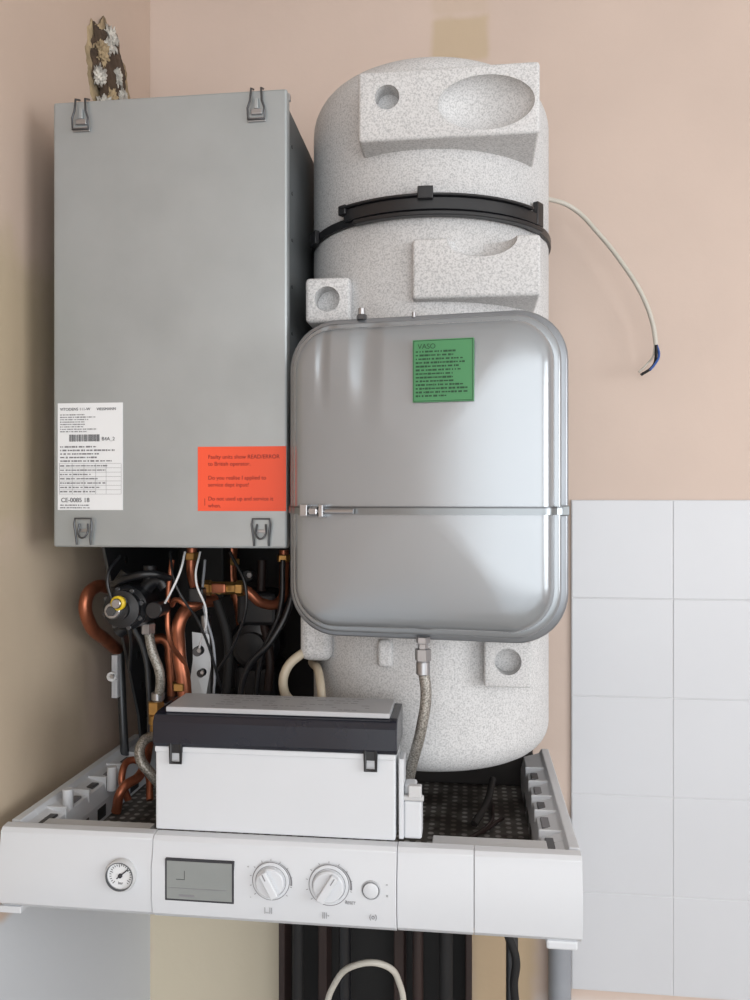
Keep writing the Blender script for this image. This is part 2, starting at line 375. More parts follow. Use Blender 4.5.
def pad(name,u0,v0,u1,v1,yf,yb,holes=(),ell=None,bev=.004):
    x0,x1,z0,z1=rect(u0,v0,u1,v1,yf)
    ob=box(name,x0,x1,yf,yb,z0,z1,M_eps,T,0)
    bv=ob.modifiers.new('b','BEVEL'); bv.width=bev; bv.segments=3
    cut=[]
    for (u,v,r,d) in holes:
        p=P(u,v,yf); cut.append(lathe('cut',[(r,-d),(r,.0),(r*1.04,.02)],p,'y',M_eps,None,40))
    if ell:
        u,v,ru,rv,d=ell; p=P(u,v,yf)
        me=bpy.data.meshes.new('e'); bm=bmesh.new(); bmesh.ops.create_uvsphere(bm,u_segments=64,v_segments=32,radius=1)
        bmesh.ops.scale(bm,vec=(ru,d,rv),verts=bm.verts); bmesh.ops.translate(bm,vec=p,verts=bm.verts); bm.to_mesh(me); bm.free(); me.materials.append(M_eps)
        o=bpy.data.objects.new('e',me); S.collection.objects.link(o); cut.append(o)
    if cut: boolean_cut(ob,cut)
    for p_ in ob.data.polygons: p_.use_smooth=True
    ob.data.set_sharp_from_angle(angle=math.radians(35))
    return ob
pad('foam_pad_top',358,66,540,137,-.397,-.25,[(387,97,.0135,.022)],(486,102,.0515,.0295,.028))
pad('foam_pad_mid',412,236,541,297,-.385,-.25,[],(482,238,.038,.020,.03))
pad('foam_pad_left',305,277,350,322,-.36,-.25,[(327,299,.0145,.022)],None,.005)
pad('foam_pad_low',484,642,532,688,-.375,-.3,[(508,662,.0145,.02)],None,.003)
pad('foam_lug_left',299,600,331,662,-.335,-.25,[],None,.01)
pad('foam_rib_low',377,640,392,668,-.372,-.34,[],None,.005)
def arc(name,r0,r1,z0,z1,a0,a1,m,n=40,taper=0):
    vs=[];fs=[]
    for i in range(n+1):
        a=math.radians(a0+(a1-a0)*i/n)
        for r,z in ((r0,z0),(r1,z0),(r1,z1),(r0,z1)): vs.append((cx+r*math.sin(a),cy-r*math.cos(a),z))
    for i in range(n):
        for j in range(4): fs.append((i*4+j,i*4+(j+1)%4,(i+1)*4+(j+1)%4,(i+1)*4+j))
    fs+= [(0,1,2,3),(n*4,n*4+1,n*4+2,n*4+3)]
    return mesh(name,vs,fs,m,T,30,.001)
arc('strap_band',R-.001,R+.003,zs-.006,zs+.004,-100,100,M_black,60)
arc('strap_band_rear',R-.001,R+.003,zs-.006,zs+.002,100,260,M_black,60)
arc('strap_plate',R+.003,R+.009,zs-.002,zs+.012,-36,58,M_black)
arc('strap_plate_lip',R+.003,R+.013,zs+.012,zs+.015,-36,50,M_black)
arc('strap_plate_end',R+.003,R+.010,zs-.002,zs+.026,54,59,M_black,6)
arc('strap_plate_lower',R+.003,R+.012,zs-.009,zs-.004,-30,58,M_black)
arc('strap_buckle',R+.004,R+.015,zs+.008,zs+.022,-2,4,M_black,4)
arc('strap_clip',R+.003,R+.009,zs-.010,zs+.006,-66,-58,M_black,4)
arc('strap_clip_b',R+.004,R+.012,zs+.006,zs+.017,-38,-34,M_black,4)

# ================= expansion vessel
VZ=1.5+.0235
V=group('expansion_vessel',(-.0475,-.427,VZ),(0,0,math.radians(-7)))
VW,VH,VR=.292,.336,.052
def loft(name,prof,m,parent,smooth=40):
    vs=[];fs=[];n=None
    for ins,f in prof:
        w,h=VW-2*ins,VH-2*ins; r=max(VR-ins*.62,.012); r=min(r,w/2-.001,h/2-.001)
        pts=rr(w,h,r,10); n=len(pts)
        vs+=[(x,-f,z) for x,z in pts]
    for j in range(len(prof)-1):
        for i in range(n):
            k=(i+1)%n; fs.append((j*n+i,j*n+k,(j+1)*n+k,(j+1)*n+i))
    for j,f in ((0,prof[0][1]),(len(prof)-1,prof[-1][1])):
        c=len(vs); vs.append((0,-f,0))
        for i in range(n): fs.append((j*n+i,j*n+(i+1)%n,c))
    return mesh(name,vs,fs,m,parent,smooth,0,True)
loft('front_shell',[(.016,0),(.0135,.004),(.0130,.018),(.0138,.026),(.0165,.0325),(.021,.0365),(.027,.0388),(.036,.0405),(.052,.0425),(.075,.0442),(.10,.0455),(.135,.0465)],M_vessel,V,60)
loft('rear_shell',[(.12,-.040),(.07,-.038),(.035,-.033),(.02,-.026),(.011,-.015),(.009,-.003),(.012,0)],M_rim,V,60)
loft('seam_flange',[(.012,-.007),(.003,-.007),(.0,-.004),(.0,.003),(.002,.005),(.014,.0055)],M_rim,V,60)
loft('rolled_bead',[(.0135,.0075),(.009,.0075),(.0065,.010),(.0065,.014),(.009,.0165),(.0135,.0168)],M_vessel,V,60)
prof=[(.0,-.008),(.0,.004),(.0055,.010),(.0065,.0165),(.0115,.020),(.0125,.027),(.0155,.0335),(.0205,.0375),(.027,.0398),(.036,.0415),(.052,.0435),(.075,.0452),(.10,.0466),(.144,.0478)]
half=[(-VW/2+i-.001,f) for i,f in prof]; line=half+[(-x,f) for x,f in reversed(half)]
zs_=-.034
vs=[];fs=[]
for x,f in line:
    for dz,df in ((-.0038,0),(-.0038,.0012),(.0038,.0012),(.0038,0)): vs.append((x,-f-df,zs_+dz))
for i in range(len(line)-1):
    for j in range(4): fs.append((i*4+j,i*4+(j+1)%4,i*4+4+(j+1)%4,i*4+4+j))
mesh('steel_strap',vs,fs,M_strap,V,40,0,True)
mesh('strap_edge_shade',[(x,-f-.0014,zs_+.0024+d) for x,f in line for d in (0,.0016)],[(2*i,2*i+1,2*i+3,2*i+2) for i in range(len(line)-1)],M_dsteel,V,40,0,True)  # dark line paints the shading along the strap's top edge
tube('strap_screw',[(-.118,-.048,zs_-.001),(-.062,-.052,zs_-.001)],.0026,M_steel,V,True)
box('strap_lug_a',-.118,-.11,-.054,-.040,zs_-.006,zs_+.006,M_steel,V,.001,True)
box('strap_lug_b',-.098,-.093,-.055,-.042,zs_-.007,zs_+.006,M_steel,V,.001,True)
cyl('strap_nut',(-.108,-.05,zs_-.001),.0052,.008,'x',M_steel,V,6,local=True)
box('strap_hook_right',VW/2-.010,VW/2+.001,-.014,.004,zs_-.005,zs_+.005,M_strap,V,.001,True)
LX0,LX1,LZ0,LZ1=-.0025,.0575,.0725,.1335
box('green_label',LX0,LX1,-.0485,-.0440,LZ0,LZ1,M_green,V,0,True)
microprint('green_print',LX0+.003,LX1-.003,LZ0+.004,LZ1-.010,-.0488,13,M_inkgreen,V,.9,True,.5,seed=9)
text('green_title','VASO',(LX0+.005,-.0488,LZ1-.009),.007,M_inkgreen,V,True)
tube('frame_green',[(LX0+.001,-.0487,LZ0+.001),(LX1-.001,-.0487,LZ0+.001),(LX1-.001,-.0487,LZ1-.001),(LX0+.001,-.0487,LZ1-.001)],.0003,M_inkgreen,V,True,True,'P')
cyl('air_valve_base',(-.066,-.004,VH/2-.002),.0055,.006,'z',M_dsteel,V,6,local=True)
cyl('air_valve_cap',(-.066,-.004,VH/2+.003),.0038,.008,'z',M_steel,V,20,local=True)
cyl('rim_bolt',(-.010,-.004,VH/2-.002),.0022,.006,'z',M_steel,V,12,local=True)
lathe('outlet_fitting',[(.0075,0),(.0075,-.006),(.0055,-.007),(.0055,-.012),(.0085,-.0125),(.0085,-.024),(.006,-.026),(.006,-.034)],(-.000,-.006,-VH/2+.003),'z',M_steel,V,6,local=True)
H=group('braided_filling_hose',P(424,700,-.43))
p0=V.location+Matrix.Rotation(math.radians(-7),3,'Z')@Vector((-.000,-.006,-VH/2-.028))
tube('hose',[p0,P(426,695,-.432),P(421,730,-.43),P(412,765,-.41),P(405,800,-.39)],.0058,M_braid,H)
cyl('ferrule',p0+Vector((0,0,-.008)),.0072,.014,'z',M_steel,H,24)

# ================= control panel
C=group('boiler_control_panel',(-.19,-.42,1.11))
X0,X1=-.4915,.108; PY=-.47; ZT,ZB=1.155,1.0705
prof=[(PY+.02,ZT-.004),(PY+.014,ZT+.001),(PY+.004,ZT),(PY+.0005,ZT-.004),(PY,ZT-.012),(PY-.004,ZT-.03),(PY-.004,ZB+.022),(PY-.001,ZB+.006),(PY+.006,ZB),(PY+.05,ZB-.001),(PY+.05,ZB+.003),(PY+.012,ZB+.004),(PY+.006,ZB+.02),(PY+.008,ZT-.012)]
segs=[X0,P(153,880,PY).x,P(397,880,PY).x,P(474,880,PY).x,X1]
for i in range(4):
    off=-.0012 if i==1 else 0
    extr('fascia_%d'%i,[(a+off,b) for a,b in prof],'x',segs[i]+.0003,segs[i+1]-.0003,M_white,C,.0006,30)
box('fascia_backing',X0+.01,X1-.01,PY+.008,PY+.016,ZB+.006,ZT-.008,M_lgrey,C,.0)
box('foot_left',X0-.004,X0+.022,PY+.002,PY+.05,ZB-.006,ZB+.001,M_white,C,.001)
box('foot_right',X1-.034,X1-.004,PY+.003,PY+.05,ZB-.008,ZB+.001,M_white,C,.002)
box('chassis_arm_left',X0+.004,X0+.03,PY+.05,-.001,ZB-.003,ZB+.003,M_white2,C,.001)
box('chassis_arm_right',X1-.03,X1-.004,PY+.05,-.001,ZB-.003,ZB+.003,M_white2,C,.001)
def pf(u,v): return P(u,v,PY-.0052)
q=pf(121,875)
GG=group('pressure_gauge',q)
lathe('bezel',[(.0165,-.004),(.0168,.002),(.0155,.0045),(.0143,.0045),(.0138,.002),(.0138,0.0)],q,'y',M_white2,GG,48,caps=False)
lathe('rim_line',[(.0146,.0044),(.0146,.0051),(.0139,.0051),(.0138,.001)],q,'y',M_dsteel,GG,48,caps=False)
cyl('dial',q+Vector((0,.0015,0)),.0140,.0025,'y',M_label,GG,48)
vs=[];fs=[]
for i in range(22):
    a=math.radians(-135+270*i/21); d=Vector((math.sin(a),0,math.cos(a))); t=Vector((math.cos(a),0,-math.sin(a)))*.00035
    k=len(vs); c=q+Vector((0,-.0013,0)); r0=.0098 if i%5 else .0085
    vs+=[c+d*r0-t,c+d*r0+t,c+d*.0118+t,c+d*.0118-t]; fs.append((k,k+1,k+2,k+3))
mesh('ticks',vs,fs,M_ink,GG)
d=Vector((math.sin(math.radians(50)),0,math.cos(math.radians(50))))
tube('needle',[q+Vector((0,-.002,0))-d*.005,q+Vector((0,-.002,0))+d*.0105],.0006,M_ink,GG)
cyl('hub',q+Vector((0,-.0012,0)),.0022,.002,'y',M_ink,GG,20)
text('bar','bar',q+Vector((-.0025,-.0013,-.009)),.004,M_ink,GG)
x0,x1,z0,z1=rect(166,861,233,901,PY-.0052)
D=group('lcd_display',((x0+x1)/2,PY,(z0+z1)/2)); yy=PY-.0052
box('bezel',x0-.001,x1+.001,yy-.0006,yy+.003,z0-.001,z1+.001,M_ink,D,.0006)
box('screen',x0+.001,x1-.001,yy-.0009,yy,z0+.001,z1-.001,M_lcd,D,.0003)
box('lcd_line',x0+.002,x1-.006,yy-.0011,yy-.0009,z0+.012,z0+.0125,M_inkg,D,0)
box('lcd_step',x0+.011,x0+.02,yy-.0011,yy-.0009,z0+.021,z0+.0215,M_ink,D,0)
box('lcd_step_v',x0+.0195,x0+.02,yy-.0011,yy-.0009,z0+.021,z0+.030,M_ink,D,0)
box('lcd_bars',x0+.014,x0+.03,yy-.0011,yy-.0009,z0+.004,z0+.006,M_inkg,D,0)
def knob(k,u,v,r,ang):
    q=pf(u,v)-Vector((0,-.0006,0)); K=group('control_knob' ,q)
    lathe('base_ring',[(r,-.002),(r,.0012),(r*.97,.0018),(r*.82,.0018)],q,'y',M_white,K,56)
    lathe('cap',[(r*.80,0),(r*.78,.006),(r*.72,.0072),(.0001,.0074)],q,'y',M_white,K,56)
    lathe('outline',[(r*1.04,0),(r*1.0,0)],q+Vector((0,-.0009,0)),'y',M_inkg,K,56,caps=False)
    lathe('inner_line',[(r*.85,0),(r*.82,0)],q+Vector((0,-.0019,0)),'y',M_inkg,K,56,caps=False)
    w=.0042; l=r*.74
    ob=box('grip',-w,w,-.013,-.006,-l,l,M_white,K,.0015,True,3); ob.rotation_euler=(0,math.radians(ang),0)
    ob=box('pointer',-.0005,.0005,-.0133,-.0125,l*.45,l*.95,M_inkg,K,0,True); ob.rotation_euler=(0,math.radians(ang),0)
    vs=[];fs=[]
    for i in range(11):
        a=math.radians(-130+260*i/10); d=Vector((math.sin(a),0,math.cos(a))); t=Vector((math.cos(a),0,-math.sin(a)))*.0003
        c=q+Vector((0,-.0009,0)); kk=len(vs); vs+=[c+d*r*1.1-t,c+d*r*1.1+t,c+d*r*1.2+t,c+d*r*1.2-t]; fs.append((kk,kk+1,kk+2,kk+3))
    for i in range(18):
        fa=[math.radians(10+ (i+j)*5) for j in (0,1)]; kk=len(vs); c=q+Vector((0,-.0009,0))
        for a,rr_ in ((fa[0],1.08),(fa[0],1.08+.006*i),(fa[1],1.08+.006*(i+1)),(fa[1],1.08)): vs.append(c+Vector((math.sin(a),0,math.cos(a)))*r*rr_)
        fs.append((kk,kk+1,kk+2,kk+3))
    mesh('scale_print',vs,fs,M_inkg,K)
knob(1,271,881,.0185,-28); knob(2,329,885,.0198,32)
q=pf(371,890); K=group('reset_button',q)
lathe('ring',[(.0096,-.003),(.0096,.0005),(.0085,.0015),(.0082,0)],q,'y',M_lgrey,K,40)
lathe('cap',[(.0078,-.002),(.0076,.0022),(.006,.003),(.0001,.0031)],q,'y',M_white,K,40)
for i,(u,v,s) in enumerate([(264,912,'|_||'),(322,917,'|||-'),(369,919,'(o)'),(386,887,'*'),(386,897,'o'),(345,904,'RESET'),(250,898,'-'),(247,868,'+')]):
    text('panel_print_%d'%i,s,P(u,v,PY-.0056),.0068 if i<3 else .004,M_inkg,C)

# tray
Tr=group('boiler_tray',(-.19,-.3,1.1))
box('tray_floor',X0+.01,X1-.01,-.418,-.001,1.098,1.101,M_perf,Tr,0)
for sgn,xo,nm in ((1,X0,'left'),(-1,X1,'right')):
    pr=[(xo,ZT),(xo+sgn*.010,ZT),(xo+sgn*.013,ZT-.006),(xo+sgn*.034,ZT-.012),(xo+sgn*.038,ZT-.03),(xo+sgn*.038,ZB+.004),(xo,ZB+.004)]
    extr('rail_'+nm,pr,'y',-.419,-.13,M_white,Tr,.0012)
    prf=[(xo,ZT),(xo+sgn*.010,ZT),(xo+sgn*.013,ZT-.006),(xo+sgn*.034,ZT-.012),(xo+sgn*.038,ZT-.03),(xo,ZT-.03)]
    extr('rail_nose_'+nm,prf,'y',-.448,-.4185,M_white,Tr,.0008)
    for i,(ya,yb) in enumerate([(-.44,-.40),(-.385,-.345),(-.33,-.30),(-.285,-.25),(-.235,-.2)]):
        box('rail_%s_slot_%d'%(nm,i),min(xo+sgn*.017,xo+sgn*.0305),max(xo+sgn*.017,xo+sgn*.0305),ya+.006,yb-.006,ZT-.0125,ZT-.0085,M_inkg if i%2 else M_dsteel,Tr,.001)
        box('rail_%s_rib_%d'%(nm,i),min(xo+sgn*.011,xo+sgn*.036),max(xo+sgn*.011,xo+sgn*.036),yb+.001,yb+.004,ZT-.02,ZT-.004,M_white,Tr,.0008)
        box('rail_%s_window_%d'%(nm,i),min(xo+sgn*.0375,xo+sgn*.0387),max(xo+sgn*.0375,xo+sgn*.0387),ya+.004,yb-.004,ZT-.05,ZT-.035,M_dsteel,Tr,.001)
box('front_ledge',X0+.03,P(155,800,-.44).x-.006,-.446,-.425,ZT-.012,ZT-.006,M_white2,Tr,.001)
box('front_ledge_right',P(432,800,-.44).x,X1-.03,-.446,-.420,ZT-.014,ZT-.006,M_white2,Tr,.001)
box('rear_rail',X0+.02,X1-.02,-.13,-.10,1.101,ZT-.01,M_dark,Tr,.002)
for i,(u,v) in enumerate([(68,800),(112,768)]):
    q=P(u,v,-.30-.08*(1-i)); cyl('corner_boss_%d'%i,(q.x,q.y,ZT-.02),.006,.03,'z',M_white,Tr,24)
W=group('tray_wiring',(.0,-.3,1.11))
tube('wire_a',[(-.06,-.39,1.104),(-.02,-.35,1.108),(.02,-.30,1.112),(.03,-.22,1.106)],.0022,M_wood,W)
tube('wire_b',[(-.05,-.36,1.105),(.0,-.33,1.11),(.04,-.26,1.107)],.0022,M_wood,W)
tube('wire_c',[(.005,-.28,1.106),(.02,-.25,1.12),(.03,-.19,1.13)],.0045,M_dark,W)
tube('wire_d',[(-.03,-.38,1.104),(.01,-.36,1.107),(.05,-.33,1.104)],.0018,M_copper,W)

# electronics box
E=group('boiler_electronics_box',(-.2,-.43,1.2))
ex0,ex1=-.326,-.0745; ey=-.458; zz=1.5
box('white_body',ex0,ex1,ey,ey+.055,zz-.3435,zz-.250,M_white,E,.002)
box('body_ledge',ex0,ex1,ey-.002,ey,zz-.262,zz-.256,M_white,E,.001)
extr('black_cover',[(ey-.003,zz-.256),(ey-.006,zz-.251),(ey-.006,zz-.230),(ey-.002,zz-.2235),(ey+.006,zz-.2215),(ey+.060,zz-.2195),(ey+.064,zz-.225),(ey+.064,zz-.256)],'x',ex0-.001,ex1+.002,M_navy,E,.0015)
box('top_plate',ex0+.010,ex1-.006,ey+.003,ey+.063,zz-.2215,zz-.2160,M_silverlab,E,.001)
vs=[];fs=[];rnd=random.Random(7)
for i in range(6):
    y=ey+.010+i*.009; x=ex0+.05+rnd.uniform(0,.02)
    while x<ex1-.03:
        w=rnd.uniform(.003,.010); k=len(vs); vs+=[(x,y,zz-.2158),(x+w,y,zz-.2158),(x+w,y+.0015,zz-.2158),(x,y+.0015,zz-.2158)]; fs.append((k,k+1,k+2,k+3)); x+=w+rnd.choice((.002,.003,.03))
mesh('top_print',vs,fs,M_inkg,E)
for i,u in enumerate((177,371)):
    x=P(u,765,ey).x
    tube('cover_hook_%d'%i,[(x-.0055,ey-.004,zz-.25),(x-.0055,ey-.004,zz-.272),(x+.0055,ey-.004,zz-.272),(x+.0055,ey-.004,zz-.25)],.0018,M_black,E,kind='P')
    box('hook_tab_%d'%i,x-.007,x+.007,ey-.005,ey,zz-.262,zz-.25,M_black,E,.001)
box('hinge_arm',ex1+.003,ex1+.008,ey+.004,ey+.03,zz-.343,zz-.262,M_white,E,.001)
box('hinge_block',ex1+.008,ex1+.026,ey+.006,ey+.03,zz-.343,zz-.305,M_white,E,.002)
box('hinge_block_b',ex1+.008,ex1+.020,ey+.012,ey+.03,zz-.31,zz-.29,M_white,E,.002)
tube('hinge_pin',[(ex1+.004,ey+.008,zz-.302),(ex1+.028,ey+.008,zz-.302)],.003,M_white2,E)
box('hinge_clip',ex1+.013,ex1+.026,ey+.002,ey+.01,zz-.30,zz-.288,M_white2,E,.001)

# ================= frame + pipework
B=group('boiler_mounting_frame',(-.19,-.03,1.5))
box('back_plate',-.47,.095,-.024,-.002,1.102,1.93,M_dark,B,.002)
extr('side_plate',[(-.30,bz0-.001),(-.04,bz0-.001),(-.04,1.102),(-.17,1.102),(-.19,1.2)],'x',-.462,-.458,M_dsteel,B,.0005)
for i in range(6):
    z=1.42-.045*i; cyl('plate_hole_%d'%i,(-.4578,-.235+.013*i,z),.005,.0008,'x',M_blackm,B,20)
Q=group('boiler_pipework',P(190,650,-.25))
tube('copper_left',[P(112,588,-.24),P(96,587,-.27),P(86,600,-.29),P(90,624,-.28),P(106,640,-.24),P(118,650,-.2)],.0085,M_copper,Q)
tube('copper_centre',[P(214,600,-.25),P(196,604,-.28),P(181,618,-.30),P(179,650,-.30),P(183,680,-.30),P(185,700,-.30),P(186,760,-.30)],.0085,M_copper,Q)
tube('copper_drop',[P(192,548,-.27),P(192,575,-.27),P(199,590,-.26),P(214,592,-.25)],.0065,M_copper,Q)
tube('copper_right',[P(222,588,-.26),P(245,590,-.26),P(262,603,-.25),P(280,601,-.23),P(284,575,-.22),P(284,550,-.22)],.0065,M_copper,Q)
tube('copper_low',[P(116,812,-.33),P(122,790,-.33),P(140,775,-.3),P(150,740,-.25)],.006,M_copper,Q)
tube('copper_thin',[P(172,560,-.33),P(168,600,-.33),P(170,640,-.33),P(186,668,-.3),P(190,700,-.3)],.003,M_copper,Q)
tube('copper_thin_b',[P(172,605,-.33),P(178,600,-.35),P(190,606,-.35),P(204,603,-.33)],.003,M_copper,Q)
tube('copper_back_a',[P(232,548,-.12),P(232,580,-.12),P(240,610,-.12),P(240,760,-.12)],.008,M_copper,Q)
tube('copper_back_b',[P(150,640,-.18),P(165,640,-.18),P(170,660,-.18),P(170,760,-.18)],.007,M_copper,Q)
tube('copper_loop_low',[P(128,800,-.30),P(122,775,-.30),P(132,760,-.28),P(146,770,-.28),P(150,800,-.30)],.0045,M_copper,Q)
tube('steel_pipe_a',[P(205,615,-.2),P(207,650,-.2),P(207,760,-.2)],.007,M_steel,Q)
tube('steel_pipe_b',[P(120,650,-.2),P(122,700,-.2),P(125,760,-.2)],.006,M_dsteel,Q)
for i,(u,v,y,r) in enumerate([(192,560,-.27,.0095),(284,562,-.22,.0095),(181,690,-.30,.011),(232,565,-.12,.011)]):
    cyl('pipe_nut_%d'%i,P(u,v,y),r,.010,'z',M_brass,Q,6)
for i,(u,v,y,r,h_) in enumerate([(200,650,-.29,.006,.012),(203,672,-.29,.005,.010),(113,676,-.3,.006,.006),(250,575,-.2,.008,.012)]):
    cyl('sensor_%d'%i,P(u,v,y),r,h_,'y',[M_dsteel,M_black,M_white2,M_black][i],Q,24)
    cyl('sensor_tip_%d'%i,P(u,v,y-h_),r*.5,.004,'y',M_steel,Q,6)
tube('wire_white_a',[P(200,552,-.33),P(196,580,-.35),P(206,610,-.34),P(199,650,-.30)],.0013,M_label,Q)
tube('wire_white_b',[P(185,552,-.34),P(180,572,-.36),P(172,590,-.36),P(165,603,-.35)],.0013,M_label,Q)
tube('wire_black_a',[P(170,552,-.34),P(176,585,-.36),P(200,625,-.34),P(222,690,-.31)],.0016,M_black,Q)
tube('wire_black_b',[P(120,556,-.34),P(108,575,-.36),P(112,600,-.36),P(128,628,-.35),P(130,670,-.32)],.002,M_black,Q)
tube('wire_black_c',[P(230,552,-.3),P(246,590,-.31),P(236,640,-.3),P(218,670,-.29)],.002,M_black,Q)
box('cable_connector',P(190,590,-.34).x,P(204,590,-.34).x,-.345,-.33,P(200,602,-.34).z,P(200,588,-.34).z,M_black,Q,.0015)
c=P(141,603,-.30)
cyl('valve_body',c,.027,.05,'y',M_black,Q,48,.004)
lathe('valve_flange',[(.018,.05),(.022,.052),(.022,.058),(.012,.06),(.012,.066),(.0001,.067)],c,'y',M_black,Q,40)
cyl('valve_cap',c+Vector((-.004,-.062,.0)),.0095,.012,'y',M_steel,Q,32)
cyl('valve_hex',c+Vector((-.004,-.073,.0)),.006,.005,'y',M_dsteel,Q,6)
for i in range(8):
    a=i*math.pi/4+.3; cyl('valve_screw_%d'%i,c+Vector((.0235*math.cos(a),-.049,.0235*math.sin(a))),.003,.004,'y',M_dsteel,Q,12)
for i,(du,dv,uu,vv) in enumerate([(120,590,128,572),(160,580,166,588),(128,622,118,632)]):
    tube('valve_arm_%d'%i,[c+Vector((0,-.02,0)),P(du,dv,-.32),P(uu,vv,-.32)],.009,M_black,Q)
cyl('valve_top',P(150,583,-.32),.008,.022,'z',M_black,Q,24)
cyl('valve_top_cap',P(152,571,-.32),.005,.006,'z',M_steel,Q,20)
yc=P(119,603,-.37)
lathe('yellow_ring',[(.0085,0),(.0085,.004),(.006,.006),(.0055,0)],yc,'y',M_yellow,Q,28)
cyl('yellow_port',yc+Vector((0,.015,0)),.0055,.024,'y',M_steel,Q,20)
cyl('knuckle',P(163,607,-.33),.010,.03,'y',M_black,Q,28)
tube('valve_bridge',[P(112,585,-.33),P(128,578,-.35),P(150,574,-.35),P(170,578,-.33)],.0045,M_black,Q)
tube('braided_hose_a',[P(148,628,-.31),P(152,650,-.315),P(160,675,-.315),P(158,702,-.31)],.0058,M_braid,Q)
tube('braided_hose_b',[P(156,735,-.31),P(143,742,-.33),P(140,757,-.34),P(152,775,-.34),P(165,790,-.33)],.0062,M_braid,Q)
tube('braided_hose_c',[P(134,628,-.28),P(144,650,-.27),P(149,690,-.26),P(150,740,-.25)],.0038,M_dsteel,Q)
cyl('nut_a',P(156,714,-.31),.0105,.016,'z',M_brass,Q,6)
cyl('nut_b',P(156,724,-.31),.009,.012,'z',M_brass,Q,24)
tube('nut_stub',[P(156,704,-.31),P(156,736,-.31)],.0075,M_brass,Q)
cyl('nut_c',P(148,634,-.31),.009,.014,'z',M_steel,Q,6)
cyl('nut_d',P(158,700,-.31),.008,.010,'z',M_steel,Q,24)
c=P(224,588,-.28)
cyl('brass_valve_body',c+Vector((-.018,0,0)),.008,.036,'x',M_brass,Q,6)
cyl('brass_valve_stem',c,.006,.02,'y',M_brass,Q,20)
box('brass_handle',c.x-.009,c.x+.009,c.y-.024,c.y-.018,c.z-.004,c.z+.008,M_copper,Q,.002)
cyl('brass_nut_left',c+Vector((-.026,0,0)),.010,.010,'x',M_brass,Q,6)
cyl('brass_nut_right',c+Vector((.016,0,0)),.010,.010,'x',M_brass,Q,6)
x0,x1,z0,z1=rect(192,632,208,700,-.25)
mesh('bent_bracket',[(x0,-.25,z1),(x1,-.245,z1-.004),(x1+.004,-.25,(z0+z1)/2),(x1-.001,-.26,z0),(x0-.002,-.262,z0),(x0+.003,-.255,(z0+z1)/2+.01)],[(0,1,2,5),(5,2,3,4)],M_label,Q).modifiers.new('s','SOLIDIFY').thickness=.0015
x0,x1,z0,z1=rect(112,655,118,698,-.27)
box('small_label_holder',x0,x1,-.272,-.262,z0,z1,M_lgrey,Q,.001)
c=P(262,640,-.14); 
lathe('pump_body',[(.034,0),(.036,.008),(.036,.04),(.03,.048),(.02,.05),(.02,.062),(.0001,.063)],c,'y',M_black,Q,48)
box('pump_terminal',c.x-.02,c.x+.035,-.20,-.13,c.z+.03,c.z+.075,M_black,Q,.005)
box('pump_foot',c.x-.03,c.x+.03,-.18,-.1,c.z-.085,c.z-.03,M_black,Q,.008)
tube('black_hose_a',[P(293,560,-.27),P(291,600,-.28),P(272,640,-.29),P(248,668,-.29),P(240,705,-.29),P(240,760,-.29)],.0042,M_black,Q)
tube('black_hose_b',[P(283,560,-.25),P(280,610,-.25),P(262,655,-.25),P(256,700,-.25),P(256,760,-.25)],.0036,M_black,Q)
tube('black_hose_c',[P(217,600,-.26),P(228,640,-.26),P(226,700,-.26),P(224,760,-.26)],.006,M_blackm,Q)
tube('grey_wire',[P(205,560,-.31),P(203,600,-.33),P(214,650,-.32),P(212,720,-.31)],.0016,M_pipegrey,Q)
tube('cream_hose',[P(318,648,-.30),P(300,655,-.33),P(286,670,-.34),P(284,690,-.34),P(294,706,-.33),P(304,730,-.32)],.0055,M_cream,Q)
tube('cream_hose_b',[P(312,662,-.28),P(320,680,-.35),P(322,710,-.36),P(320,740,-.36)],.005,M_cream,Q)
box('grey_manifold',P(160,690,-.2).x,P(235,690,-.2).x,-.22,-.12,P(200,735,-.2).z,P(200,700,-.2).z,M_dsteel,Q,.004)
box('dark_block',P(212,600,-.1).x,P(236,600,-.1).x,-.16,-.08,1.36,1.44,M_blackm,Q,.004)
tube('red_brown_pipe',[P(268,690,-.2),P(270,660,-.2),P(262,610,-.18),P(262,560,-.18)],.006,M_wood,Q)

# ================= loose cable
K=group('loose_electrical_cable',P(610,260,-.05))
pts=[P(530,200,-.10),P(552,200,-.07),P(574,209,-.05),P(598,233,-.045),P(622,263,-.045),P(642,295,-.045),P(653,325,-.04),P(656,345,-.04)]
tube('sheath',pts,.0034,M_cable,K)
tube('wire_blue',[P(656,343,-.04),P(659,355,-.04),P(655,364,-.045),P(650,370,-.05)],.0017,M_blue,K)
tube('wire_black',[P(656,343,-.04),P(656,356,-.04),P(653,366,-.03),P(641,375,-.03)],.0021,M_blackm,K)
tube('wire_brown',[P(655,343,-.04),P(653,356,-.035),P(647,364,-.03),P(639,372,-.04)],.0015,M_cable,K)

